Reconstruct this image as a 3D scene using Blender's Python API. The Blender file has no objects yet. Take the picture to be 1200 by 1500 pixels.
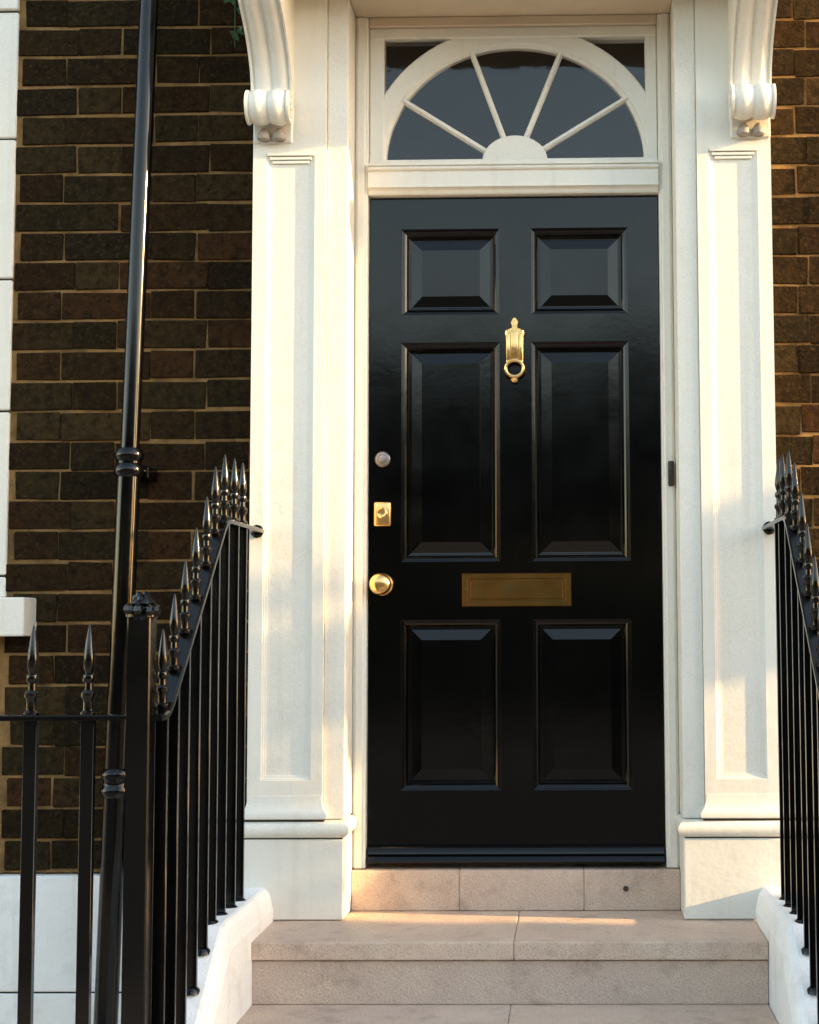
import bpy, bmesh, math, random
from mathutils import Vector, Matrix
random.seed(7)
S = bpy.context.scene
COL = S.collection

# ------------------------------------------------------------------ camera, sky, sun, exposure
EYE = Vector((.178, -4.6, 1.536)); PITCH, ROLL, YAW, F, CX = .0769, .0053, .0186, 2172.0, 797.6
cd = bpy.data.cameras.new('camera'); cam = bpy.data.objects.new('camera', cd); COL.objects.link(cam)
cd.sensor_fit = 'VERTICAL'; cd.sensor_height = 36; cd.sensor_width = 28.8
cd.lens = F / 1500 * 36
cd.shift_x = -(CX - 600) / 1500
cd.clip_start = .05; cd.clip_end = 900
R0 = Vector((math.cos(YAW), math.sin(YAW), 0)); F0 = Vector((-math.sin(YAW), math.cos(YAW), 0)); U0 = Vector((0, 0, 1))
F2 = F0 * math.cos(PITCH) + U0 * math.sin(PITCH); U2 = -F0 * math.sin(PITCH) + U0 * math.cos(PITCH)
R3 = R0 * math.cos(ROLL) - U2 * math.sin(ROLL); U3 = U2 * math.cos(ROLL) + R0 * math.sin(ROLL)
M = Matrix((R3, U3, -F2)).transposed().to_4x4(); M.translation = EYE
cam.matrix_world = M
S.camera = cam

SUN_EL, SUN_FRONT = math.radians(14), math.radians(7.6)      # low sun from the right, raking along the facade
W = bpy.data.worlds.new('World'); S.world = W; W.use_nodes = True
wn = W.node_tree; bg = wn.nodes['Background']
sky = wn.nodes.new('ShaderNodeTexSky'); sky.sky_type = 'NISHITA'; sky.sun_disc = False
sky.sun_elevation = SUN_EL; sky.sun_rotation = math.radians(90) + SUN_FRONT
sky.air_density = 1.0; sky.dust_density = .55; sky.ozone_density = 1.2
wb = wn.nodes.new('ShaderNodeMix'); wb.data_type = 'RGBA'; wb.blend_type = 'MULTIPLY'; wb.inputs[0].default_value = 1
wb.inputs[7].default_value = (1, .81, .64, 1)          # white balance of the warm film stock
wn.links.new(sky.outputs[0], wb.inputs[6]); wn.links.new(wb.outputs[2], bg.inputs[0]); bg.inputs[1].default_value = .15
sd = bpy.data.lights.new('sun', 'SUN'); sun = bpy.data.objects.new('sun', sd); COL.objects.link(sun)
sd.energy = 2.0; sd.angle = math.radians(.5); sd.color = (1, .66, .30)
to_sun = Vector((math.cos(SUN_EL) * math.cos(SUN_FRONT), -math.cos(SUN_EL) * math.sin(SUN_FRONT), math.sin(SUN_EL)))
sun.rotation_euler = to_sun.to_track_quat('Z', 'Y').to_euler()
sun.location = (6, -3, 6)
S.view_settings.view_transform = 'Standard'; S.view_settings.look = 'None'
S.view_settings.gamma = 1; S.view_settings.use_curve_mapping = False
S.view_settings.exposure = 2.9
S.render.engine = 'CYCLES'

# ------------------------------------------------------------------ materials
def mat(name, col, rough=.6, metal=0, noise=0, nscale=8, col2=None, bump=0, bscale=60, spec=.5, coat=0,
        dirt=None, dscale=3, damt=.5, rand=None, bdist=.002, rvar=0, grain=0, crack=0, streak=0, ripple=0):
    m = bpy.data.materials.new(name); m.use_nodes = True; t = m.node_tree; n = t.nodes; l = t.links
    b = n['Principled BSDF']; b.inputs['Roughness'].default_value = rough; b.inputs['Metallic'].default_value = metal
    b.inputs['Specular IOR Level'].default_value = spec; b.inputs['Coat Weight'].default_value = coat
    b.inputs['Coat Roughness'].default_value = .12
    tc = n.new('ShaderNodeTexCoord'); geo = n.new('ShaderNodeNewGeometry')
    P = geo.outputs['Position']
    rgb = n.new('ShaderNodeRGB'); rgb.outputs[0].default_value = (*col, 1); c = rgb.outputs[0]
    if rand:
        oi = n.new('ShaderNodeObjectInfo'); cr = n.new('ShaderNodeValToRGB'); e = cr.color_ramp
        e.elements[0].color = (*rand[0], 1); e.elements[1].color = (*rand[-1], 1)
        for i, rc in enumerate(rand[1:-1]):
            x = e.elements.new((i + 1) / (len(rand) - 1)); x.color = (*rc, 1)
        l.new(oi.outputs['Random'], cr.inputs[0]); c = cr.outputs[0]
    def nz(scale, detail=6, r=.6):
        q = n.new('ShaderNodeTexNoise'); q.inputs['Scale'].default_value = scale; q.inputs['Detail'].default_value = detail
        q.inputs['Roughness'].default_value = r; l.new(P, q.inputs['Vector']); return q.outputs['Fac']
    def mix(a, bcol, fac, lo, hi):
        mr = n.new('ShaderNodeMapRange'); mr.inputs[1].default_value = lo; mr.inputs[2].default_value = hi
        l.new(fac, mr.inputs[0]); mx = n.new('ShaderNodeMix'); mx.data_type = 'RGBA'
        l.new(mr.outputs[0], mx.inputs[0]); l.new(a, mx.inputs[6]); mx.inputs[7].default_value = (*bcol, 1)
        return mx.outputs[2], mr
    if col2:
        c, mr = mix(c, col2, nz(nscale), .42, .68); mr.inputs[4].default_value = noise or .7
    if dirt:
        c, mr = mix(c, dirt, nz(dscale, 8, .7), .52, .75); mr.inputs[4].default_value = damt
    if streak:                                            # thin rain streaks running down the face
        mp = n.new('ShaderNodeMapping'); mp.inputs['Scale'].default_value = (26, 26, 1.3); l.new(P, mp.inputs[0])
        q = n.new('ShaderNodeTexNoise'); q.inputs['Scale'].default_value = 1; q.inputs['Detail'].default_value = 5; l.new(mp.outputs[0], q.inputs['Vector'])
        c, mr = mix(c, (.42, .37, .29), q.outputs['Fac'], .55, .78); mr.inputs[4].default_value = streak
    if grain:                                             # fine speckle
        c, mr = mix(c, tuple(x * .45 for x in col), nz(420, 2), .48, .70); mr.inputs[4].default_value = grain
    hgt = None
    if crack:                                             # hairline cracks, only in patches
        wv = n.new('ShaderNodeTexNoise'); wv.inputs['Scale'].default_value = 9; wv.inputs['Detail'].default_value = 6; l.new(P, wv.inputs['Vector'])
        ad = n.new('ShaderNodeVectorMath'); ad.operation = 'MULTIPLY_ADD'; ad.inputs[1].default_value = (.22, .22, .22)
        l.new(wv.outputs['Color'], ad.inputs[0]); l.new(P, ad.inputs[2])
        vo = n.new('ShaderNodeTexVoronoi'); vo.feature = 'DISTANCE_TO_EDGE'; vo.inputs['Scale'].default_value = 3.2; l.new(ad.outputs[0], vo.inputs['Vector'])
        m1 = n.new('ShaderNodeMapRange'); m1.inputs[1].default_value = .002; m1.inputs[2].default_value = .008; m1.inputs[3].default_value = 1; m1.inputs[4].default_value = 0
        l.new(vo.outputs['Distance'], m1.inputs[0])
        m2 = n.new('ShaderNodeMapRange'); m2.inputs[1].default_value = .50; m2.inputs[2].default_value = .60; m2.inputs[4].default_value = crack; l.new(nz(1.7, 3), m2.inputs[0])
        mu = n.new('ShaderNodeMath'); mu.operation = 'MULTIPLY'; l.new(m1.outputs[0], mu.inputs[0]); l.new(m2.outputs[0], mu.inputs[1])
        mx = n.new('ShaderNodeMix'); mx.data_type = 'RGBA'; l.new(mu.outputs[0], mx.inputs[0]); l.new(c, mx.inputs[6]); mx.inputs[7].default_value = (*[x * .3 for x in col], 1); c = mx.outputs[2]
    l.new(c, b.inputs['Base Color'])
    if rvar:
        mr = n.new('ShaderNodeMapRange'); l.new(nz(7, 5), mr.inputs[0]); mr.inputs[1].default_value = .3; mr.inputs[2].default_value = .7
        mr.inputs[3].default_value = max(.02, rough - rvar); mr.inputs[4].default_value = rough + rvar
        l.new(mr.outputs[0], b.inputs['Roughness'])
    if bump:
        bp = n.new('ShaderNodeBump'); bp.inputs['Strength'].default_value = bump; bp.inputs['Distance'].default_value = bdist
        l.new(nz(bscale, 5), bp.inputs['Height']); l.new(bp.outputs[0], b.inputs['Normal'])
        if ripple:                                        # broad waviness of many coats of paint
            b2 = n.new('ShaderNodeBump'); b2.inputs['Strength'].default_value = ripple; b2.inputs['Distance'].default_value = .01
            l.new(nz(5, 3), b2.inputs['Height']); l.new(b2.outputs[0], bp.inputs['Normal'])
    return m
WHITE = mat('white_stucco_paint', (.76, .735, .655), .5, col2=(.73, .705, .62), nscale=2.2, noise=.6, bump=.35, bscale=38, dirt=(.50, .42, .31), dscale=11, damt=.22, bdist=.003, grain=.34, streak=.22)
SOFF = mat('warm_shade_soffit', (.60, .49, .36), .6, col2=(.50, .40, .29), nscale=4, bump=.4, bscale=50)  # tan base colour carries the warm bounce and dimness under the hood
JOIN = mat('white_joinery_paint', (.75, .725, .65), .38, col2=(.71, .69, .63), nscale=5, noise=.5, bump=.18, bscale=45, dirt=(.5, .43, .33), dscale=9, damt=.22, grain=.26, streak=.2, ripple=.25)
PLIN = mat('white_masonry_paint', (.87, .87, .85), .65, col2=(.82, .81, .78), nscale=6, noise=.6, bump=.5, bscale=90, dirt=(.40, .36, .30), dscale=7, damt=.4, bdist=.004, grain=.36, streak=.25)
DOOR = mat('black_gloss_paint', (.0008, .0009, .0012), .125, bump=.05, bscale=70, rvar=.03, spec=.32, ripple=.045)
IRON = mat('black_iron_paint', (.0016, .0015, .0015), .16, bump=.15, bscale=120, rvar=.05, spec=.35, bdist=.0006)
PIPE = mat('black_pipe_paint', (.0008, .0008, .0012), .12, bump=.08, bscale=25, rvar=.04, spec=.34)
TIPS = mat('spear_paint', (.0012, .0011, .001), .16, bump=.25, bscale=90, spec=.42, bdist=.0006)
BRASS = mat('polished_brass', (.80, .50, .20), .24, 1, bump=.3, bscale=90, rvar=.08, bdist=.001)
DULL = mat('tarnished_brass', (.13, .066, .016), .42, 1, col2=(.16, .06, .015), nscale=9, bump=.5, bscale=160, rvar=.12, dirt=(.09, .08, .025), dscale=22, damt=.8, bdist=.0008)
STEEL = mat('dull_steel', (.32, .28, .27), .38, 1, bump=.3, bscale=120)
BRICK = mat('stock_brick', (.05, .03, .02), .95, col2=(.007, .006, .004), nscale=34, noise=.85, grain=.5, bump=1, bscale=75, spec=.03,
            rand=[(.013, .009, .005), (.036, .021, .009), (.020, .013, .006), (.056, .025, .010), (.016, .012, .006), (.050, .033, .014), (.028, .014, .006), (.018, .014, .008), (.042, .028, .011)], bdist=.012,
            dirt=(.085, .055, .026), dscale=70, damt=.7)
MORT = mat('old_mortar', (.28, .168, .068), .95, col2=(.09, .055, .024), nscale=13, noise=.8, bump=1, bscale=140, spec=.03, bdist=.006)
STONE = mat('worn_sandstone', (.55, .42, .32), .75, col2=(.70, .56, .43), nscale=7, noise=.7, bump=.7, bscale=120, dirt=(.24, .165, .12), dscale=9, damt=.65, bdist=.006,
            rand=[(.62, .465, .37), (.59, .455, .37), (.64, .475, .365), (.60, .46, .375)], grain=.8)
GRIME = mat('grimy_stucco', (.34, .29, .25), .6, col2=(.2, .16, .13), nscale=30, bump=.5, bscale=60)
DARK = mat('dark_joint', (.05, .04, .03), .95)
PAVE = mat('paving', (.27, .245, .215), .85, col2=(.21, .19, .17), nscale=3, bump=.5, bscale=50)
ROAD = mat('asphalt', (.05, .05, .05), .85, bump=.6, bscale=120)
HALL = mat('hall_wall', (.02, .02, .022), .9)
LEAF = mat('leaf_green', (.02, .07, .02), .5, rand=[(.02, .08, .02), (.03, .10, .035), (.015, .05, .015)])
TREE = mat('tree_foliage', (.022, .026, .010), .8, col2=(.045, .038, .015), nscale=.8, bump=1, bscale=4, bdist=.3)
BARK = mat('bark', (.07, .05, .035), .9, bump=1, bscale=20)
BELL = mat('dark_bell_plastic', (.03, .018, .01), .45)
FAR = mat('far_stucco', (.46, .40, .32), .8, col2=(.36, .31, .25), nscale=.6)
def glass():
    m = bpy.data.materials.new('window_glass'); m.use_nodes = True; t = m.node_tree; n = t.nodes; n.clear()
    o = n.new('ShaderNodeOutputMaterial'); mx = n.new('ShaderNodeMixShader'); g = n.new('ShaderNodeBsdfGlossy'); tr = n.new('ShaderNodeBsdfTransparent')
    g.inputs['Roughness'].default_value = .06; fr = n.new('ShaderNodeFresnel'); fr.inputs[0].default_value = 1.52
    mm = n.new('ShaderNodeMath'); mm.operation = 'MULTIPLY'; mm.inputs[1].default_value = 1.15
    t.links.new(fr.outputs[0], mm.inputs[0]); t.links.new(mm.outputs[0], mx.inputs[0])
    t.links.new(tr.outputs[0], mx.inputs[1]); t.links.new(g.outputs[0], mx.inputs[2]); t.links.new(mx.outputs[0], o.inputs[0])
    nz = n.new('ShaderNodeTexNoise'); nz.inputs['Scale'].default_value = 6; bp = n.new('ShaderNodeBump'); bp.inputs['Strength'].default_value = .15; bp.inputs['Distance'].default_value = .004
    t.links.new(nz.outputs[0], bp.inputs['Height']); t.links.new(bp.outputs[0], g.inputs['Normal'])
    return m
GLASS = glass()

# ------------------------------------------------------------------ helpers
def obj(name, bm, m, parent=None, smooth=False, loc=None):
    me = bpy.data.meshes.new(name); bmesh.ops.recalc_face_normals(bm, faces=bm.faces); bm.to_mesh(me); bm.free()
    me.materials.append(m)
    if smooth:
        me.polygons.foreach_set('use_smooth', [True] * len(me.polygons))
        me.set_sharp_from_angle(angle=math.radians(35))
    o = bpy.data.objects.new(name, me); COL.objects.link(o)
    if parent is not None: o.parent = parent
    if loc is not None: o.location = loc
    return o
def thing(name, label, cat, loc=(0, 0, 0), group=None):
    o = bpy.data.objects.new(name, None); COL.objects.link(o); o.location = loc; o.empty_display_size = .1
    o['label'] = label; o['category'] = cat
    if group: o['group'] = group
    return o
def tag(o, label, cat, group=None):
    o['label'] = label; o['category'] = cat
    if group: o['group'] = group
    return o
def struct(o, kind='structure'): o['kind'] = kind; return o
def box(bm, x0, x1, y0, y1, z0, z1, bev=0, seg=1):
    v = bmesh.ops.create_cube(bm, size=1)['verts']
    for q in v: q.co = Vector(((x0 + x1) / 2 + q.co.x * (x1 - x0), (y0 + y1) / 2 + q.co.y * (y1 - y0), (z0 + z1) / 2 + q.co.z * (z1 - z0)))
    if bev:
        e = list({e for q in v for e in q.link_edges})
        bmesh.ops.bevel(bm, geom=e, offset=bev, segments=seg, affect='EDGES', profile=.5)
    return bm
def nb(*a, **k):
    bm = bmesh.new(); box(bm, *a, **k); return bm
def lathe(bm, prof, n=16, c=(0, 0, 0), axis='Z'):
    rings = []
    for r, h in prof:
        ring = []
        for i in range(n):
            a = 2 * math.pi * i / n; u, w = r * math.cos(a), r * math.sin(a)
            p = {'Z': (u, w, h), 'Y': (u, h, w), 'X': (h, u, w)}[axis]
            ring.append(bm.verts.new(Vector(c) + Vector(p)))
        rings.append(ring)
    for a, b in zip(rings, rings[1:]):
        for i in range(n): bm.faces.new((a[i], a[(i + 1) % n], b[(i + 1) % n], b[i]))
    bm.faces.new(rings[0]); bm.faces.new(rings[-1]); return bm
def ringsweep(bm, x0, x1, z0, z1, prof, cap=True):
    """mitred moulding round a rectangle in the facade plane; prof = (inset, y)"""
    rs = []
    for i, y in prof:
        rs.append([bm.verts.new(p) for p in ((x0 + i, y, z0 + i), (x1 - i, y, z0 + i), (x1 - i, y, z1 - i), (x0 + i, y, z1 - i))])
    for a, b in zip(rs, rs[1:]):
        for k in range(4): bm.faces.new((a[k], a[(k + 1) % 4], b[(k + 1) % 4], b[k]))
    if cap: bm.faces.new(rs[-1])
    return rs
def plate(bm, x0, x1, z0, z1, y, yb, holes):
    """flat front at y with rectangular holes (holes share its edges) and outer sides back to yb"""
    xs = sorted({x0, x1, *[h[0] for h in holes], *[h[1] for h in holes]}); zs = sorted({z0, z1, *[h[2] for h in holes], *[h[3] for h in holes]})
    V = {}
    def v(x, z, yy=y):
        k = (x, z, yy)
        if k not in V: V[k] = bm.verts.new((x, yy, z))
        return V[k]
    for a, b in zip(xs, xs[1:]):
        for c, d in zip(zs, zs[1:]):
            mx, mz = (a + b) / 2, (c + d) / 2
            if any(h[0] < mx < h[1] and h[2] < mz < h[3] for h in holes): continue
            bm.faces.new((v(a, c), v(b, c), v(b, d), v(a, d)))
    for a, b in zip(xs, xs[1:]):
        for z in (z0, z1): bm.faces.new((v(a, z), v(b, z), v(b, z, yb), v(a, z, yb)))
    for a, b in zip(zs, zs[1:]):
        for x in (x0, x1): bm.faces.new((v(x, a), v(x, b), v(x, b, yb), v(x, a, yb)))
def around(bm, x0, x1, yb, yf, prof, caps=True):
    """moulding wrapped round the front and sides of a block; prof = (offset, z)"""
    rs = [[bm.verts.new(p) for p in ((x0 - o, yb, z), (x0 - o, yf - o, z), (x1 + o, yf - o, z), (x1 + o, yb, z))] for o, z in prof]
    for a, b in zip(rs, rs[1:]):
        for k in range(3): bm.faces.new((a[k], a[k + 1], b[k + 1], b[k]))
    if caps: bm.faces.new(rs[0]); bm.faces.new(rs[-1])
def sweep(bm, path, w, t, x):
    """flat bar w wide (x) and t thick following path of (y, z)"""
    rs = []
    for i, (y, z) in enumerate(path):
        a = Vector(path[max(0, i - 1)]); b = Vector(path[min(len(path) - 1, i + 1)]); d = (b - a).normalized(); nrm = Vector((-d.y, d.x))
        if nrm.y < 0: nrm = -nrm
        ring = []
        for sx, sn in ((-1, -1), (1, -1), (1, .55), (.8, 1), (-.8, 1), (-1, .55)):
            p = Vector((y, z)) + nrm * sn * t / 2; ring.append(bm.verts.new((x + sx * w / 2, p.x, p.y)))
        rs.append(ring)
    for a, b in zip(rs, rs[1:]):
        for k in range(6): bm.faces.new((a[k], a[(k + 1) % 6], b[(k + 1) % 6], b[k]))
    bm.faces.new(rs[0]); bm.faces.new(rs[-1])

# ------------------------------------------------------------------ ground, road, opposite side of the street
struct(obj('pavement', nb(-60, 60, -4.3, -1.42, -.2, 0, bev=.004), PAVE))
struct(obj('road', nb(-120, 120, -13, -4.32, -.5, -.12), ROAD))
struct(obj('far_pavement', nb(-120, 120, -16, -13.01, -.5, 0), PAVE))
struct(obj('ground', nb(-400, 400, -500, -16.01, -.6, -.02), mat('park_grass', (.05, .07, .025), .9)))
struct(obj('basement_area_floor', nb(-60, 60, -1.41, -.06, -2.0, -1.85), PLIN))
struct(obj('area_retaining_wall', nb(-60, 60, -1.42, -1.36, -2.5, -.01), PLIN))

# ------------------------------------------------------------------ brick wall
WY = -.03; CH = .0946; Z0 = .794
wall = thing('brick_wall', 'dark brown stock brick house wall with ochre mortar joints on both sides of the white doorway', 'wall', (0, 0, 0))
bm = bmesh.new()
for x0, x1, z0, z1 in ((-5, -2.75, Z0, 5), (-2.75, -1.7, 3.62, 5), (-1.7, -.6, Z0, 5), (.6, 5, Z0, 5), (-.6, .6, 3.7, 5)):
    box(bm, x0, x1, WY + .0055, .2, z0, z1)
obj('mortar', bm, MORT, wall)
def brickmesh(w, seed):
    r = random.Random(seed); bm = bmesh.new(); box(bm, -w / 2, w / 2, 0, .05, -.0427, .0427, bev=.003)
    for v in bm.verts: v.co += Vector((r.uniform(-1, 1) * .0024, r.uniform(-1, 1) * .0012, r.uniform(-1, 1) * .0026))
    me = bpy.data.meshes.new('brick'); bmesh.ops.recalc_face_normals(bm, faces=bm.faces); bm.to_mesh(me); bm.free(); me.materials.append(BRICK); return me
STR, HDR = .281, .140
ms = {'s': [brickmesh(STR - .003, i) for i in range(5)], 'h': [brickmesh(HDR - .003, 20 + i) for i in range(5)]}
bulk = bmesh.new()
def lay(xa, xb, row, anchor, z, single):
    x = anchor - .421 * 20; k = 0
    while x < xb:
        kind = 'h' if k % 2 == 0 else 's'; w = HDR if kind == 'h' else STR
        a, b = max(x, xa), min(x + w, xb)
        if b - a > .025:
            jw = random.uniform(-.004, .004)
            c, ww = (a + b) / 2 + jw, b - a
            dy = random.uniform(-.0025, .002); dz = random.uniform(-.0012, .0012) + .003 * math.sin(c * 4 + row * .7)
            if single and ((-1.6 < c < -.75) or (.75 < c < 1.3)) and z < 3.65:
                o = bpy.data.objects.new('brick', random.choice(ms[kind])); COL.objects.link(o); o.parent = wall
                o.location = (c, WY + dy, z + dz); o.scale = (ww / w, 1, 1); o.rotation_euler = (random.uniform(-.02, .02), random.uniform(-.010, .010), random.uniform(-.007, .007))
            else:
                box(bulk, c - ww / 2 + .006, c + ww / 2 - .006, WY + dy, WY + .04, z - .041, z + .041)
        x += w; k += 1
for row in range(44):
    z = Z0 + CH * (row + .5) + .003
    for side in (0, 1):
        if side == 0: anc = -1.14 if row % 2 == 0 else -1.385
        else: anc = .887 if row % 2 == 0 else .783
        segs = ((-4.9, -2.75), (-1.578, -.62)) if side == 0 else ((.62, 4.9),)
        if z > 3.66 and side == 0: segs = ((-4.9, -.62),)
        for xa, xb in segs: lay(xa, xb, row, anc, z, True)
bw = obj('brickwork', bulk, BRICK, wall); bw['kind'] = 'stuff'

# white rendered base of the wall
for sx, x0, x1 in ((-1, -5, -.6), (1, .6, 5)):
    side = 'left of the doorway behind the front railing' if sx < 0 else 'right of the doorway'
    t = thing('rendered_plinth', 'white painted rendered base of the brick wall ' + side, 'wall base', (0, 0, 0), 'white rendered bases of the house wall')
    for z0, z1 in ((.443, .787), (-.4, .437), (-1.4, -.406), (-2.4, -1.406)):
        obj('render_course', nb(x0, x1, -.055, .15, z0, z1, bev=.004), PLIN, t)
    obj('joint', nb(x0, x1, -.045, .14, -2.4, .78), DARK, t)

# ------------------------------------------------------------------ dark hallway behind the glass
bm = bmesh.new(); box(bm, -.7, .7, .25, 3, .7, 4.0)
bmesh.ops.delete(bm, geom=[f for f in bm.faces if f.calc_center_median().y < .3], context='FACES')
struct(obj('hallway', bm, HALL))

# ------------------------------------------------------------------ left window
win = thing('sash_window', 'white framed window at left edge with stucco surround and thick projecting sill', 'window', (-2.15, -.03, 1.6))
def wobj(name, bm, m, par=win):
    bmesh.ops.translate(bm, verts=bm.verts, vec=(2.15, .03, -1.6)); return obj(name, bm, m, par)
zc = [1.63, 1.70, 2.215, 2.634, 3.086, 3.503, 3.62]
for i, (a, b) in enumerate(zip(zc, zc[1:])):
    pr = .008 if i != 4 else .005
    for x0, x1 in ((-1.715, -1.578), (-2.75, -2.60)): wobj('surround_block', nb(x0, x1, -.03 - pr - (.006 if i == 5 else 0), .12, a + .0035, b - .0035, bev=.004), WHITE)
wobj('surround_joint', nb(-1.714, -1.582, -.027, .11, 1.62, 3.61), DARK)
wobj('lintel', nb(-2.60, -1.715, -.04, .12, 3.50, 3.62, bev=.004), WHITE)
sl = bmesh.new(); box(sl, -2.86, -1.482, -.135, .12, 1.514, 1.632, bev=.006, seg=2); wobj('sill', sl, WHITE)
fr = bmesh.new(); box(fr, -1.78, -1.72, .03, .10, 1.633, 3.5); box(fr, -2.6, -2.54, .03, .10, 1.633, 3.5); box(fr, -2.54, -1.78, .03, .10, 3.43, 3.5); box(fr, -2.54, -1.78, .03, .10, 1.633, 1.72)
wobj('frame', fr, JOIN)
sh = bmesh.new(); box(sh, -2.54, -1.78, .04, .09, 2.54, 2.59); box(sh, -2.175, -2.145, .045, .085, 1.72, 2.54); box(sh, -2.175, -2.145, .045, .085, 2.59, 3.43)
wobj('sash_bar', sh, JOIN)
wobj('pane', nb(-2.54, -1.78, .062, .068, 1.72, 3.43), GLASS)
bm = bmesh.new(); box(bm, -3, -1.5, .25, 2, 1.3, 4); bmesh.ops.delete(bm, geom=[f for f in bm.faces if f.calc_center_median().y < .3], context='FACES')
struct(obj('room', bm, HALL))

# ------------------------------------------------------------------ pilasters
def pilaster(s):
    side = 'left' if s < 0 else 'right'
    lab = ('white stucco pilaster with sunken panel left of the door, beside the downpipe wall' if s < 0 else
           'white stucco pilaster right of the door with the brightest sunlit sunken panel')
    t = thing('pilaster', lab, 'pilaster', (s * .68, -.18, .68), 'white pilasters flanking the door')
    def part(name, bm, m=WHITE, smooth=False):
        if s < 0:
            bmesh.ops.scale(bm, verts=bm.verts, vec=(-1, 1, 1))
        bmesh.ops.translate(bm, verts=bm.verts, vec=(-s * .68, .18, -.68))
        return obj(name, bm, m, t, smooth)
    part('plinth', nb(.498, .803, -.2, .1, .682, .915, bev=.004))
    # dark joints above and below the torus
    bm = bmesh.new(); around(bm, .5, .801, .05, -.196, [(-.003, .9145), (-.003, .9185)]); part('joint', bm, DARK)
    bm = bmesh.new(); around(bm, .568, .786, .05, -.185, [(.010, .9655), (.010, .9722)]); part('joint', bm, DARK)
    # torus and its fillets
    pr = []
    for i in range(13):
        a = -math.pi / 2 + math.pi * i / 12; pr.append((-.004 + .024 * math.cos(a), .9425 + .024 * math.sin(a)))
    bm = bmesh.new(); around(bm, .502, .799, .05, -.194, [(-.006, .9185)] + pr + [(-.02, .9675)]); part('base_torus', bm, smooth=True)
    bm = bmesh.new(); around(bm, .568, .786, .05, -.185, [(.006, .971), (.006, .9725), (.016, .9735), (.018, .976), (.018, .986), (.016, .991), (.010, .998), (.005, 1.008), (.0015, 1.022), (0, 1.04)]); part('base_fillet', bm, smooth=True)
    # shaft with a sunken panel
    x0, x1, z0, z1 = .565, .789, 1.008, 3.75; h = (.600, .748, 1.085, 2.982)
    bm = bmesh.new(); plate(bm, x0, x1, z0, z1, -.181, .1, [h]); part('shaft', bm)
    bm = bmesh.new()
    ringsweep(bm, *h, [(0, -.181), (.0012, -.1785), (.0055, -.1778), (.0065, -.1762), (.013, -.1748), (.0135, -.1735), (.021, -.1728)]); part('panel', bm)
    # stepped head moulding hanging over the top of the sunken panel
    bm = bmesh.new()
    for i, (a, b, zz) in enumerate(((.602, .746, 2.973), (.610, .738, 2.961), (.618, .730, 2.950))):
        box(bm, a, b, -.1855 + .0028 * i, -.165, zz, zz + .0085, bev=.0008)
    part('panel_head', bm)
    # narrow strip between the shaft and the door reveal
    bm = bmesh.new(); box(bm, .500, .5645, -.168, .1, .969, 3.75, bev=.004, seg=2)
    part('return_strip', bm)
    return t
pilaster(-1); pilaster(1)

# ------------------------------------------------------------------ hood and scrolled consoles
hood = thing('door_hood', 'white stucco hood over the doorway resting on two scrolled consoles', 'door hood', (0, -.3, 3.47))
def h(name, bm, m=WHITE): bmesh.ops.translate(bm, verts=bm.verts, vec=(0, .3, -3.47)); return obj(name, bm, m, hood)
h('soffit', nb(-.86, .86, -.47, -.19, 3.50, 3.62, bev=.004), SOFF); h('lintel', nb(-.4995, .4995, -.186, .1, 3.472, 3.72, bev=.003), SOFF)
bm = bmesh.new(); around(bm, -.86, .86, .1, -.47, [(0, 3.621), (.02, 3.64), (.03, 3.68), (.06, 3.70), (.06, 3.75), (.03, 3.77), (-.1, 3.80)]); h('cornice', bm)

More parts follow.
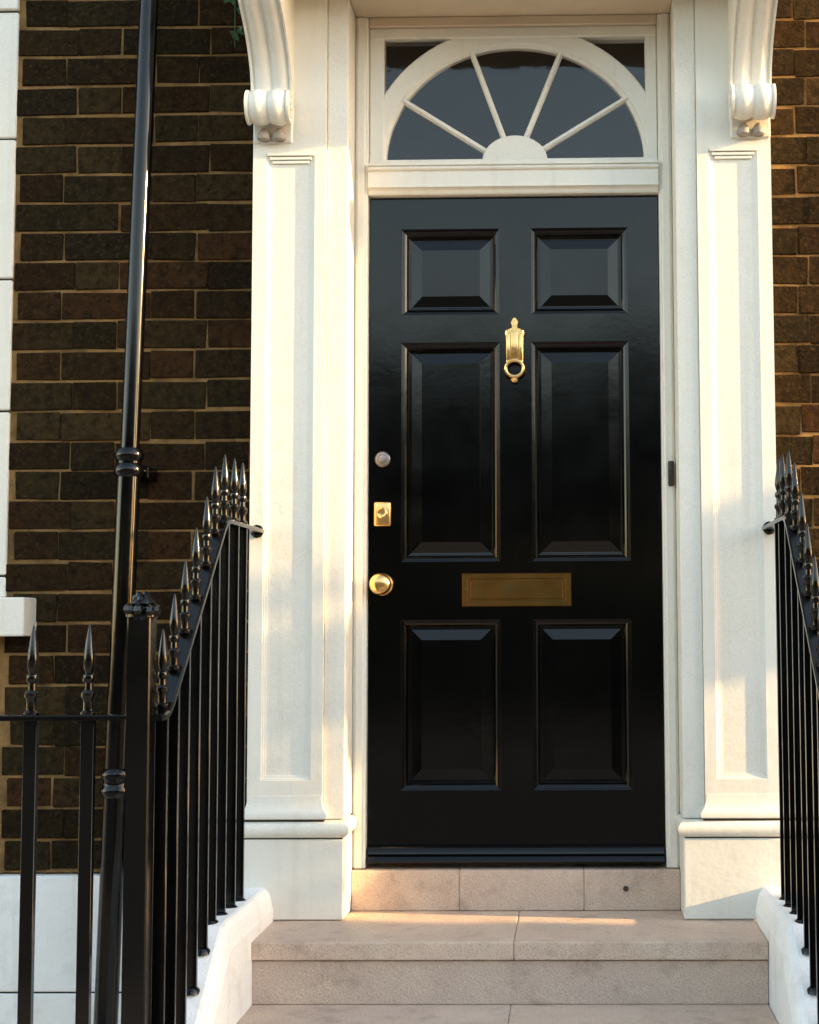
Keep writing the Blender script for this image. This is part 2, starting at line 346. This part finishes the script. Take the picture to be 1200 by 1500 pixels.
def console(s):
    lab = ('scrolled white console bracket above the left pilaster, its end disc showing' if s < 0 else 'scrolled white console bracket above the right pilaster with sunlit reeds')
    t = thing('console_bracket', lab, 'bracket', (s * .728, -.18, 3.0), 'scrolled consoles under the door hood')
    def part(name, bm, smooth=True):
        bmesh.ops.translate(bm, verts=bm.verts, vec=(-s * .728, .18, -3.0)); return obj(name, bm, WHITE, t, smooth)
    cx = s * .728; hw = .0625
    pts = [(-.222, 3.135), (-.214, 3.17), (-.220, 3.20), (-.236, 3.235), (-.262, 3.27), (-.298, 3.305), (-.345, 3.34), (-.39, 3.366), (-.425, 3.392), (-.445, 3.425), (-.452, 3.46), (-.452, 3.498)]
    # catmull smoothing
    sm = []
    for i in range(len(pts) - 1):
        p0, p1, p2, p3 = [Vector(pts[min(max(j, 0), len(pts) - 1)]) for j in (i - 1, i, i + 1, i + 2)]
        for k in range(4):
            u = k / 4; sm.append(.5 * ((2 * p1) + (p2 - p0) * u + (2 * p0 - 5 * p1 + 4 * p2 - p3) * u * u + (3 * p1 - p0 - 3 * p2 + p3) * u ** 3))
    sm.append(Vector(pts[-1]))
    N = 28
    def reed(u):                      # u in -1..1 : edge fillets, two hollow-sided reeds
        a = abs(u)
        if a > .88: return 0.004
        if .80 < a <= .88: return -.004
        if a < .07: return -.005
        return -.003 + .0095 * math.sin(math.pi * (a - .07) / .73) ** .7
    bm = bmesh.new(); rows = []
    for i, p in enumerate(sm):
        d = (sm[min(i + 1, len(sm) - 1)] - sm[max(i - 1, 0)]).normalized(); nrm = Vector((-d.y, d.x))
        if nrm.x > 0: nrm = -nrm
        row = [bm.verts.new((cx - hw, -.175, p.y))]
        for k in range(N + 1):
            u = -1 + 2 * k / N; q = p + nrm * reed(u); row.append(bm.verts.new((cx + u * hw, q.x, q.y)))
        row.append(bm.verts.new((cx + hw, -.175, p.y))); rows.append(row)
    for a, b in zip(rows, rows[1:]):
        for k in range(len(a) - 1): bm.faces.new((a[k], a[k + 1], b[k + 1], b[k]))
    bm.faces.new(rows[0]); bm.faces.new(rows[-1])
    part('bracket_body', bm)
    # scroll roll
    bm = bmesh.new(); prof = []
    R = .049
    for k in range(25):
        u = -1 + 2 * k / 24; a = abs(u)
        r = R + (.003 if a > .86 else (-.003 if a > .78 or a < .07 else .006 * math.sin(math.pi * (a - .07) / .71)))
        prof.append((r, cx + u * .066))
    lathe(bm, [(.03, prof[0][1] + .004)] + prof + [(.03, prof[-1][1] - .004)], 28, (0, -.242, 3.104), 'X'); part('scroll', bm)
    # volute relief and eye on each cheek
    for e in (-1, 1):
        bm = bmesh.new(); X = cx + e * .062
        tube = []
        for k in range(40):
            th = k * .33; r = .040 * math.exp(-.11 * th * .9)
            c = Vector((X, -.235 + r * math.cos(th + 1.2), 3.104 + r * math.sin(th + 1.2))); rr = .0045 * (1 - k / 60)
            nrm = Vector((0, math.cos(th + 1.2), math.sin(th + 1.2)))
            tube.append([bm.verts.new(c + nrm * rr * math.cos(q * math.pi / 3) + Vector((e * rr * math.sin(q * math.pi / 3), 0, 0))) for q in range(6)])
        for a, b in zip(tube, tube[1:]):
            for q in range(6): bm.faces.new((a[q], a[(q + 1) % 6], b[(q + 1) % 6], b[q]))
        lathe(bm, [(.008, 0), (.010, e * .004), (.006, e * .008)], 10, (X, -.235, 3.104), 'X')
        part('volute', bm)
    # back plate and two drops under the scroll
    part('back_plate', nb(cx - .060, cx + .060, -.188, -.176, 3.012, 3.50, bev=.004), False)
    for k in (-1, 1):
        bm = bmesh.new()
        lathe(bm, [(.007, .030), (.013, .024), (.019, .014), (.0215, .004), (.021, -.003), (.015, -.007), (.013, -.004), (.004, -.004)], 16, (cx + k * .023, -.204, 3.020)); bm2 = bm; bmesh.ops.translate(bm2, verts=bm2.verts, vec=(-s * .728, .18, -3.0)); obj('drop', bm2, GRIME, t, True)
console(-1); console(1)

# ------------------------------------------------------------------ door frame
frame = thing('door_frame', 'white painted wooden frame and transom around the black door', 'door frame', (0, 0, .8))
def f(name, bm, m=JOIN, smooth=False): bmesh.ops.translate(bm, verts=bm.verts, vec=(0, 0, -.8)); return obj(name, bm, m, frame, smooth)
for s in (-1, 1):
    bm = bmesh.new(); a, b = sorted((s * .4575, s * .4995)); box(bm, a, b, -.028, .1, .803, 3.4715, bev=.005, seg=2)
    a, b = sorted((s * .4655, s * .4935)); box(bm, a, b, -.034, -.02, .803, 3.4715, bev=.004); f('jamb', bm)
bm = bmesh.new()
# transom: ovolo below, flat, two beads on top
prof = [(.06, 2.8935), (-.026, 2.8935), (-.030, 2.898), (-.034, 2.905), (-.040, 2.910), (-.046, 2.913), (-.046, 2.919), (-.040, 2.921), (-.040, 2.966), (-.047, 2.968), (-.050, 2.972), (-.050, 2.977), (-.045, 2.980), (-.052, 2.982), (-.052, 2.989), (-.02, 2.992), (.06, 2.992)]
rs = [[bm.verts.new((x, y, z)) for y, z in prof] for x in (-.4565, .4565)]
for k in range(len(prof) - 1): bm.faces.new((rs[0][k], rs[1][k], rs[1][k + 1], rs[0][k + 1]))
bm.faces.new(rs[0]); bm.faces.new(rs[1]); f('transom', bm)
bm = bmesh.new(); box(bm, -.4565, .4565, -.026, .08, 3.440, 3.4715, bev=.003); f('head', bm, SOFF)  # white head coloured tan to stand in for light falloff up here

# ------------------------------------------------------------------ fanlight
fan = thing('fanlight', 'semicircular white fanlight with five dark panes over the black door', 'fanlight', (0, 0, 3.0))
FX, FZ = .005, 3.012
def fn(name, bm, m=JOIN, smooth=False): bmesh.ops.translate(bm, verts=bm.verts, vec=(0, 0, -3)); return obj(name, bm, m, fan, smooth)
bm = bmesh.new()
box(bm, -.4565, -.410, -.012, .05, 2.993, 3.44, bev=.003); box(bm, .420, .4565, -.012, .05, 2.993, 3.44, bev=.003)
box(bm, -.4565, .4565, -.0145, .05, 3.405, 3.4398, bev=.003); box(bm, -.4565, .4565, -.0145, .05, 2.9925, 3.011, bev=.002)
fn('surround', bm)
bm = bmesh.new(); NA = 72; R_ = []
for k in range(NA + 1):
    a = math.pi * k / NA; ca, sa = math.cos(a), math.sin(a)
    R_.append([bm.verts.new((FX + (A) * ca, y, FZ - .004 + B * sa)) for A, B, y in ((.478, .4416, .03), (.478, .4416, -.003), (.474, .4376, -.007), (.424, .384, -.007), (.419, .379, .000), (.413, .373, .002), (.4095, .3695, .006), (.4095, .3695, .03))])
for a, b in zip(R_, R_[1:]):
    for q in range(7): bm.faces.new((a[q], a[q + 1], b[q + 1], b[q]))
for vv in [v for v in bm.verts]:
    if vv.co.x < -.4565 : vv.co.x = -.4564
    if vv.co.x > .4565: vv.co.x = .4564
    if vv.co.z > 3.4398: vv.co.z = 3.4397
fn('arch', bm)
angs = []
for (ax, az), (bx, bz) in (((-.3402, 3.2029), (-.0864, 3.0409)), ((-.1292, 3.3563), (-.0322, 3.0889)), ((.149, 3.3527), (.0414, 3.088)), ((.3537, 3.2056), (.0953, 3.0476))):
    a, b = Vector((ax, 0, az)), Vector((bx, 0, bz)); d = (a - b).normalized(); a = a + d * .012; b = b - d * .03
    n_ = Vector((-d.z, 0, d.x)); bm = bmesh.new(); rs = []
    for p in (a, b):
        rs.append([bm.verts.new(p + n_ * o + Vector((0, y, 0))) for o, y in ((-.0085, .022), (-.0085, .006), (-.0045, -.001), (-.0035, -.0045), (.0035, -.0045), (.0045, -.001), (.0085, .006), (.0085, .022))])
    for k in range(8): bm.faces.new((rs[0][k], rs[0][(k + 1) % 8], rs[1][(k + 1) % 8], rs[1][k]))
    bm.faces.new(rs[0]); bm.faces.new(rs[1]); fn('glazing_bar', bm); angs.append(math.atan2(az - FZ, ax - FX))
bm = bmesh.new(); rs = []
for k in range(33):
    a = math.pi * k / 32; rs.append([bm.verts.new((FX + r * math.cos(a), y, 3.008 + r * 0.78 * math.sin(a))) for r, y in ((.103, .02), (.103, -.006), (.099, -.010), (.0001, -.011))])
for a, b in zip(rs, rs[1:]):
    for q in range(3): bm.faces.new((a[q], a[q + 1], b[q + 1], b[q]))
fn('hub', bm)
ed = [math.pi] + sorted(angs, reverse=True) + [0]
for a0, a1 in zip(ed, ed[1:]):
    bm = bmesh.new(); P = []
    for k in range(13): a = a0 + (a1 - a0) * k / 12; P.append(bm.verts.new((FX + .416 * math.cos(a), .014, FZ - .002 + .376 * math.sin(a))))
    for k in range(13): a = a1 + (a0 - a1) * k / 12; P.append(bm.verts.new((FX + .09 * math.cos(a), .014, FZ - .003 + .07 * math.sin(a))))
    bm.faces.new(P); fn('pane', bm, GLASS)
for s in (-1, 1):
    bm = bmesh.new(); P = [bm.verts.new((FX + s * .425, .014, 3.42)), bm.verts.new((FX + s * .425, .014, 3.20)), bm.verts.new((FX + s * .18, .014, 3.42))]
    P = [P[0], P[1], bm.verts.new((FX + s * .33, .014, 3.29)), P[2]]; bm.faces.new(P); fn('corner_pane', bm, GLASS)

# ------------------------------------------------------------------ the black door
door = thing('front_door', 'glossy black six-panel front door with brass knocker, letter plate and knob', 'door', (0, 0, .806))
def d(name, bm, m=DOOR, par=door, smooth=False): bmesh.ops.translate(bm, verts=bm.verts, vec=(0, 0, -.806)); return obj(name, bm, m, par, smooth)
LX, RX = (-.3555, -.0455), (.0535, .3590)
panels = [(*X, z0, z1) for X in (LX, RX) for z0, z1 in ((2.515, 2.790), (1.737, 2.427), (1.0335, 1.558))]
bm = bmesh.new(); plate(bm, -.4545, .4545, .812, 2.890, 0, .045, panels); d('leaf', bm)
for p in panels:
    bm = bmesh.new()
    ringsweep(bm, *p, [(0, 0), (.001, .004), (.0045, .0055), (.0055, .010), (.011, .0125), (.016, .0165), (.0205, .022), (.0215, .028), (.025, .0285), (.0262, .031), (.030, .0315), (.031, .0315), (.063, .0225), (.0635, .0195), (.065, .0195)]); d('panel', bm)
bm = bmesh.new(); wp = [(.001, .872), (-.010, .870), (-.020, .862), (-.026, .852), (-.027, .846), (-.021, .843), (-.024, .838), (-.033, .831), (-.036, .824), (-.034, .819), (-.02, .817), (.001, .815)]
rs = [[bm.verts.new((x, y, z)) for y, z in wp] for x in (-.452, .452)]
for k in range(len(wp) - 1): bm.faces.new((rs[0][k], rs[1][k], rs[1][k + 1], rs[0][k + 1]))
bm.faces.new(rs[0]); bm.faces.new(rs[1]); d('weatherboard', bm, smooth=True)
# letter plate
x0, x1, z0, z1 = -.1643, .1742, 1.598, 1.7005
for sx in (x0 + .011, x1 - .011):
    bm = bmesh.new(); lathe(bm, [(.0042, -.0055), (.0042, -.0068), (.002, -.0078)], 10, (sx, 0, 1.649), 'Y'); d('screw', bm, DULL)
bm = bmesh.new(); ringsweep(bm, x0, x1, z0, z1, [(0, -.0005), (0, -.004), (.002, -.006), (.016, -.006), (.018, -.0045), (.022, -.0045)]); lp = d('letter_plate', bm, DULL)
bm = bmesh.new(); ringsweep(bm, x0 + .026, x1 - .026, z0 + .023, z1 - .023, [(0, -.0047), (0, -.0065), (.002, -.008), (.004, -.008)])
d('flap', bm, DULL, lp); bpy.data.objects[lp.name]
for q in lp.children:
    q.matrix_parent_inverse.identity()
# knocker: long back plate with bud finial, hanging ring and striker
kx = .002
bm = bmesh.new()
outl = [(.0, 2.368), (.014, 2.366), (.0255, 2.362), (.0265, 2.44), (.030, 2.452), (.0285, 2.462), (.020, 2.468), (.011, 2.470), (.009, 2.476), (.0135, 2.486), (.010, 2.495), (.004, 2.503)]
full = [(x, z) for x, z in outl] + [(-x, z) for x, z in reversed(outl) if x > 0]
a = [bm.verts.new((kx + x, -.0005, z)) for x, z in full]; b = [bm.verts.new((kx + x, -.007, z)) for x, z in full]; c = [bm.verts.new((kx + x * .82, -.010, 2.40 + (z - 2.40) * .985)) for x, z in full]
for r1, r2 in ((a, b), (b, c)):
    for k in range(len(full)): bm.faces.new((r1[k], r1[(k + 1) % len(full)], r2[(k + 1) % len(full)], r2[k]))
bm.faces.new(c); kn = d('knocker', bm, BRASS)
bm = bmesh.new()
for X, w in ((-.0195, .0055), (.0195, .0055)): box(bm, kx + X - w, kx + X + w, -.018, -.009, 2.364, 2.452, bev=.004, seg=2)
box(bm, kx - .0125, kx + .0125, -.0195, -.009, 2.366, 2.458, bev=.003, seg=2); d('strap', bm, BRASS, kn, True)
bm = bmesh.new(); RT, rt = .0275, .0062; tor = []
for k in range(28):
    a_ = 2 * math.pi * k / 28; c_ = Vector((kx + RT * math.cos(a_), -.024, 2.338 + RT * .92 * math.sin(a_)))
    n_ = Vector((math.cos(a_), 0, math.sin(a_))); tor.append([bm.verts.new(c_ + n_ * rt * math.cos(q * math.pi / 4) + Vector((0, rt * math.sin(q * math.pi / 4), 0))) for q in range(8)])
for k in range(28):
    for q in range(8): bm.faces.new((tor[k][q], tor[k][(q + 1) % 8], tor[(k + 1) % 28][(q + 1) % 8], tor[(k + 1) % 28][q]))
d('ring', bm, BRASS, kn, True)
bm = bmesh.new(); lathe(bm, [(.004, -.0005), (.010, -.004), (.0115, -.012), (.011, -.02), (.006, -.026)], 14, (kx, 0, 2.306), 'Y'); d('striker', bm, BRASS, kn, True)
# locks and knob
bm = bmesh.new(); lathe(bm, [(.0235, -.0003), (.0245, -.005), (.021, -.009), (.0155, -.0095), (.014, -.0065), (.0095, -.007), (.009, -.012), (.003, -.0125)], 24, (-.4125, 0, 2.0588), 'Y'); d('lock_cylinder', bm, STEEL, smooth=True)
bm = bmesh.new(); box(bm, -.439, -.385, -.014, -.0005, 1.848, 1.925, bev=.0065, seg=3)
rl = d('night_latch', bm, BRASS, smooth=True)
bm = bmesh.new(); lathe(bm, [(.0165, -.0137), (.0165, -.018), (.013, -.0205), (.0095, -.0195), (.004, -.0195)], 20, (-.412, 0, 1.890), 'Y'); box(bm, -.4125 - .0015, -.4125 + .0015, -.0215, -.0185, 1.883, 1.897); d('keyhole_rose', bm, BRASS, rl, True)
bm = bmesh.new(); lathe(bm, [(.034, -.0003), (.034, -.004), (.030, -.008), (.018, -.010), (.0125, -.016), (.0125, -.028), (.020, -.033), (.030, -.040), (.0335, -.050), (.032, -.060), (.025, -.068), (.012, -.072), (.003, -.0725)], 32, (-.413, 0, 1.668), 'Y'); d('door_knob', bm, BRASS, smooth=True)

# doorbell on the right jamb
bm = bmesh.new(); box(bm, .4755, .4945, -.047, -.0345, 1.965, 2.043, bev=.004, seg=2); lathe(bm, [(.006, -.0465), (.006, -.050), (.004, -.052)], 12, (.485, 0, 2.015), 'Y')
tag(obj('doorbell', bm, BELL, smooth=True), 'small dark brown doorbell on the right jamb of the door frame', 'doorbell')

# ------------------------------------------------------------------ steps
def block(name, x0, x1, y0, y1, z0, z1, par, loc, bev=.006):
    bm = bmesh.new(); box(bm, x0 + .0003, x1 - .0003, y0, y1, z0, z1, bev=bev * .55, seg=2)
    bmesh.ops.translate(bm, verts=bm.verts, vec=(-loc[0], -loc[1], -loc[2])); return obj(name, bm, STONE, par)
loc = (0, -.04, .68); t = thing('door_sill_step', 'shallow pinkish stone step of three blocks directly under the black door', 'step', loc)
for x0, x1 in ((-.4975, -.170), (-.170, .207), (.207, .4975)): block('stone_block', x0, x1, -.052, .12, .681, .801, t, loc)
bm = bmesh.new(); lathe(bm, [(.0085, 0), (.0085, -.003), (.004, -.004)], 12, (.333, -.052, .746 - .0), 'Y'); bmesh.ops.translate(bm, verts=bm.verts, vec=(0, .04, -.68)); obj('bolt_head', bm, DARK, t)
loc = (0, -.3, .6); t = thing('landing_step', 'top landing of worn stone slabs with a dark joint under its nosing', 'step', loc)
for x0, x1 in ((-.7055, .012), (.012, .7035)): block('landing_slab', x0, x1, -.492, .1, .631, .68, t, loc, .007)
for x0, x1 in ((-.7055, .7035),): block('riser_block', x0, x1, -.478, -.05, .511, .627, t, loc, .004)
obj('joint', nb(-.7, .7, -.17, .3, -.08, .07), DARK, t)
zs = .51; yf = -.80
lab = ['second stone step down from the door, cut by the bottom edge of the photo', 'third stone step below the landing', 'lowest stone step at the pavement']
for i in range(3):
    loc = (0, yf, zs); t = thing('stone_step', lab[i], 'step', loc, 'stone steps up to the door')
    for x0, x1 in ((-.7055, .003), (.003, .7035)): block('stone_block', x0, x1, yf, yf + .36 if i else -.40, zs - .168, zs, t, loc, .007)
    zs -= .17; yf -= .30

# string walls beside the steps
def string(s):
    lab = 'white painted string wall sloping beside the steps on the ' + ('left, under the left stair railing' if s < 0 else 'right, under the right stair railing')
    bm = bmesh.new()
    top = [(-.19, .776), (-.70, .776), (-.735, .770), (-.765, .752), (-.86, .678), (-1.45, .235), (-1.52, .21), (-1.75, .21)]
    # cross-section: rounded inner arris, gently hollowed near the plinth
    prof = []
    for i, (y, z) in enumerate(top):
        xi = .7045; r = .018; ring = []
        zl = z - .0
        for X, dz in ((xi, -2.5), (xi, -.062), (xi + .001, -.060), (xi + .006, -.034), (xi + .011, -.018), (xi + .022, -.004), (xi + .030, 0), (xi + .168, 0), (xi + .175, -.006), (xi + .175, -2.5)):
            zz = max(-.15, zl + dz) if dz > -2 else -.15
            ring.append(bm.verts.new((s * X, y, zz)))
        prof.append(ring)
    for a, b in zip(prof, prof[1:]):
        for k in range(len(a) - 1): bm.faces.new((a[k], a[k + 1], b[k + 1], b[k]))
    bm.faces.new(prof[0]); bm.faces.new(prof[-1])
    bmesh.ops.remove_doubles(bm, verts=bm.verts, dist=.0001)
    bmesh.ops.translate(bm, verts=bm.verts, vec=(-s * .79, .7, 0))
    tag(obj('string_wall', bm, PLIN, loc=(s * .79, -.7, 0)), lab, 'wall', 'white string walls beside the steps')
string(-1); string(1)

# ------------------------------------------------------------------ railings
def spear_bm(k=1.0, extra=0):
    bm = bmesh.new()
    lathe(bm, [(r * k * .86, z * k) for r, z in [(.013, -.002), (.0175, .003), (.0175, .009), (.012, .013), (.0115, .028), (.0125, .034), (.0165, .039), (.0165, .047), (.010, .053), (.0095, .066), (.0135, .070), (.0145, .076), (.0135, .082), (.008, .086), (.0115, .094), (.0138, .104), (.0125, .122), (.0085, .148), (.0045, .170), (.0012, .181)]], 12)
    return bm
def mesh_of(bm, m):
    me = bpy.data.meshes.new('part'); bmesh.ops.recalc_face_normals(bm, faces=bm.faces); bm.to_mesh(me); bm.free(); me.materials.append(m)
    me.polygons.foreach_set('use_smooth', [True] * len(me.polygons)); me.set_sharp_from_angle(angle=math.radians(40)); return me
SP = mesh_of(spear_bm(1.0), TIPS); SPF = mesh_of(spear_bm(1.15), TIPS)
b_ = bmesh.new(); box(b_, -.0145, .0145, -.006, .006, 0, 1, bev=.001); BAR = mesh_of(b_, IRON)
b_ = bmesh.new(); box(b_, -.015, .015, -.009, .009, 0, 1, bev=.001); BARF = mesh_of(b_, IRON)
b_ = bmesh.new(); lathe(b_, [(.024, -.004), (.022, .006), (.016, .011)], 12); SOCK = mesh_of(b_, IRON)
def link(name, me, par, loc, scale=(1, 1, 1), rot=(0, 0, 0)):
    o = bpy.data.objects.new(name, me); COL.objects.link(o); o.parent = par; o.location = loc; o.scale = scale; o.rotation_euler = rot; return o
def railz(y):
    if y > -.65: return 1.824
    if y < -1.20: return 1.336
    return 1.824 + (y + .65) * .887
def basez(y):
    if y > -.72: return .774
    return max(.21, .774 + (y + .735) * .755)
def stair_railing(s):
    lab = ('black iron stair railing left of the steps with sunlit spearheads and a finialed newel' if s < 0 else 'black iron stair railing at the right edge beside the steps')
    X0 = s * .765; t = thing('stair_railing', lab, 'railing', (X0, -.7, .2), 'black iron railings beside the steps')
    path = [(-.182, 1.824), (-.60, 1.824), (-.63, 1.822), (-.655, 1.812), (-.68, 1.795), (-1.14, 1.386), (-1.17, 1.361), (-1.20, 1.343), (-1.235, 1.336), (-1.27, 1.336)]
    bm = bmesh.new(); sweep(bm, path, .044, .013, X0); bmesh.ops.translate(bm, verts=bm.verts, vec=(-X0, .7, -.2)); obj('handrail', bm, IRON, t)
    bm = bmesh.new(); lathe(bm, [(.02, 0), (.02, -.006), (.012, -.012)], 12, (X0, -.181, 1.824), 'Y'); bmesh.ops.translate(bm, verts=bm.verts, vec=(-X0, .7, -.2)); obj('wall_fixing', bm, IRON, t)
    for y in (-.395, -.497, -.598, -.700, -.801, -.899, -.994, -1.091, -1.185):
        z0 = basez(y) - .01; z1 = railz(y) - .002; j = random.uniform(-.002, .002)
        b = link('bar', BAR, t, (j, y + .7, z0 - .2), (1, 1, z1 - z0))
        link('socket', SOCK, b, (0, 0, .006 / (z1 - z0)), (1, 1, 1 / (z1 - z0)))
        sp = bpy.data.objects.new('spearhead', SP); COL.objects.link(sp); sp.parent = b
        sp.scale = (1, 1, 1 / (z1 - z0)); sp.location = (0, 0, 1 + .006 / (z1 - z0)); sp.rotation_euler = (0, 0, random.uniform(0, 1))
    # newel with knobbly cap
    bm = bmesh.new(); box(bm, -.0265, .0265, -.0265, .0265, -.2, 1.362, bev=.003); n_ = obj('newel', bm, IRON, t, loc=(-s * -.0 + s * .032, -.55, 0))
    bm = bmesh.new(); lathe(bm, [(.030, 1.355), (.036, 1.362), (.036, 1.368), (.022, 1.374), (.020, 1.384), (.026, 1.392), (.022, 1.402), (.010, 1.410), (.003, 1.414)], 14)
    for k in range(8):
        a = k * math.pi / 4; lathe(bm, [(.001, 1.363), (.009, 1.367), (.013, 1.375), (.011, 1.385), (.002, 1.391)], 8, (.031 * math.cos(a), .031 * math.sin(a), random.uniform(-.003, .003)))
    for k in range(9):
        a = k * 2.4; q = .018 - .0012 * k; lathe(bm, [(.001, 1.385), (.008, 1.389), (.0105, 1.397), (.007, 1.405), (.001, 1.408)], 7, (q * math.cos(a), q * math.sin(a), .0015 * k))
    obj('newel_cap', bm, IRON, n_, True)
    return t
stair_railing(-1); stair_railing(1)

def front_railing(s):
    lab = 'black iron spearheaded railing along the front of the basement area at lower ' + ('left' if s < 0 else 'right')
    X0 = s * .80; t = thing('area_railing', lab, 'railing', (X0, -1.25, 0), 'front railings of the basement area')
    bm = bmesh.new(); a, b = sorted((s * .022, s * 2.6)); box(bm, a, b, -.018, .018, 1.330, 1.342, bev=.002); obj('rail', bm, IRON, t)
    x = .245 - .13
    n = 0
    while x < 2.6:
        b = link('bar', BARF, t, (s * x, 0, -.005), (1, 1, 1.337)); sp = bpy.data.objects.new('spearhead', SPF); COL.objects.link(sp); sp.parent = b
        sp.scale = (1, 1, 1 / 1.337); sp.location = (0, 0, 1 + .004); sp.rotation_euler = (0, random.uniform(-.03, .03), random.uniform(0, 1))
        x += .1295; n += 1
    return t
front_railing(-1); front_railing(1)
struct(obj('area_kerb', nb(-5, -.90, -1.36, -1.15, -.2, .02, bev=.01), STONE)); struct(obj('area_kerb', nb(.90, 5, -1.36, -1.15, -.2, .02, bev=.01), STONE))

# ------------------------------------------------------------------ downpipe
pt = thing('downpipe', 'glossy black cast iron drainpipe on the brick wall left of the doorway', 'drainpipe', (-1.186, -.165, 1.0))
def pipe(name, prof, zbase, par=pt):
    bm = bmesh.new(); lathe(bm, prof, 24)
    for v in bm.verts: v.co.x += (v.co.z - 1.0) * .0262 - .0; v.co.z -= 1.0
    return obj(name, bm, PIPE, par, True)
pipe('upper_pipe', [(.0285, 2.03), (.0285, 5.0)], 0); pipe('lower_pipe', [(.035, -2.3), (.035, 2.02)], 0)
pipe('socket', [(.033, 1.99), (.040, 1.995), (.0445, 2.006), (.0445, 2.018), (.040, 2.028), (.036, 2.033), (.036, 2.038), (.040, 2.043), (.0445, 2.053), (.0445, 2.064), (.038, 2.076), (.029, 2.080)], 0)
pipe('socket', [(.034, 1.035), (.040, 1.040), (.044, 1.050), (.044, 1.062), (.039, 1.070), (.037, 1.080), (.040, 1.088), (.044, 1.096), (.044, 1.108), (.039, 1.118), (.034, 1.122)], 0)
for z in (2.01, 1.075, 3.9):
    bm = bmesh.new(); x = (z - 1) * .0262; box(bm, x - .05, x + .05, .03, .134, z - .02 - 1, z + .02 - 1, bev=.004); obj('ear_bracket', bm, PIPE, pt)

# ------------------------------------------------------------------ sprig of leaves growing from the wall at the top
iv = thing('creeper_sprig', 'tiny green creeper sprig on the brick wall beside the left console', 'plant', (-.88, -.05, 3.46))
bm = bmesh.new(); lathe(bm, [(.0015, -.09), (.002, .0), (.002, .12)], 6); obj('stem', bm, LEAF, iv)
lb = bmesh.new(); vs = [lb.verts.new(p) for p in ((0, 0, 0), (.008, -.002, .010), (.006, -.004, .022), (0, -.006, .030), (-.006, -.004, .022), (-.008, -.002, .010))]; lb.faces.new(vs)
lm = bpy.data.meshes.new('leaf'); lb.to_mesh(lm); lb.free(); lm.materials.append(LEAF)
for k in range(14):
    link('leaf', lm, iv, (random.uniform(-.02, .03), random.uniform(-.012, 0), random.uniform(-.1, .11)), (1, 1, 1), (random.uniform(-.8, .8), random.uniform(-2.5, 2.5), random.uniform(-1, 1)))

# ------------------------------------------------------------------ across the road: trees of the garden square (seen only in the door's gloss)
def tree(x, y, hgt, r, seed):
    rnd = random.Random(seed)
    t = thing('garden_tree', 'leafy tree in the square across the road', 'tree', (x, y, 0), 'trees across the road')
    bm = bmesh.new(); lathe(bm, [(.35, 0), (.25, hgt * .3), (.12, hgt * .7)], 10); obj('trunk', bm, BARK, t)
    bm = bmesh.new()
    for k in range(900):
        d_ = Vector((rnd.gauss(0, 1), rnd.gauss(0, 1), rnd.gauss(0, 1))).normalized() * (rnd.random() ** .4)
        c = Vector((d_.x * r, d_.y * r, hgt * .6 + d_.z * hgt * .4)); u = Vector((rnd.gauss(0, 1), rnd.gauss(0, 1), rnd.gauss(0, 1))).normalized(); w = u.orthogonal().normalized() * rnd.uniform(.25, .5); u = u * rnd.uniform(.25, .5)
        bm.faces.new([bm.verts.new(c + p) for p in (u, w, -u, -w)])
    obj('crown', bm, TREE, t)
xs = -46; i = 0
while xs < 50:
    tree(xs, -36 + random.uniform(-2, 2), random.uniform(9.2, 11.0), random.uniform(2.8, 3.8), i); xs += random.uniform(3.6, 5.2); i += 1

# hedge in front of the garden square
bm = bmesh.new(); box(bm, -60, 60, -19, -17.2, 0, 2.1); bmesh.ops.subdivide_edges(bm, edges=bm.edges[:], cuts=20)
for v in bm.verts: v.co += Vector((random.uniform(-.2, .2), random.uniform(-.15, .15), random.uniform(-.12, .12)))
tag(obj('garden_hedge', bm, TREE), 'long clipped hedge round the square across the road', 'hedge')

# unseen leaf mass added to keep low sun off steps and left pilaster
st = thing('sun_blocker_tree', 'added unseen leafy sun blocker in the shape of a tree, on the pavement to the right', 'tree', (7.2, -2.34, 0))
bm = bmesh.new(); lathe(bm, [(.12, 0), (.09, 1), (.05, 2.6)], 10); obj('trunk', bm, BARK, st)
rnd = random.Random(5); bm = bmesh.new()
for k in range(11000):
    if k < 9500:
        sx = rnd.uniform(-.35, .35); hh = rnd.random(); zt = 3.55 - .12 * math.sin(5 * sx)
        zc_ = .3 + hh * (zt - .3); sy = rnd.uniform(-.6, 1.08 + .03 * math.sin(3.1 * zc_ + 1) + .02 * math.sin(11 * zc_))
    elif k < 10300:
        sx = rnd.gauss(0, .15); sy = 1.28 + rnd.gauss(0, .045); zc_ = 3.3 + rnd.gauss(0, .075)  # extra leaf clump added to shade a patch of the right pilaster
    else:
        sx = rnd.uniform(-.35, .35); sy = rnd.uniform(.9, 1.08); zc_ = rnd.uniform(2.6, 3.7)
    c = Vector((sx, sy, zc_))
    u = Vector((rnd.gauss(0, 1), rnd.gauss(0, 1), rnd.gauss(0, 1))).normalized(); w = u.orthogonal().normalized() * rnd.uniform(.03, .06); u = u * rnd.uniform(.05, .09)
    bm.faces.new([bm.verts.new(c + p) for p in (u, w, -u, -w)])
obj('crown', bm, TREE, st)
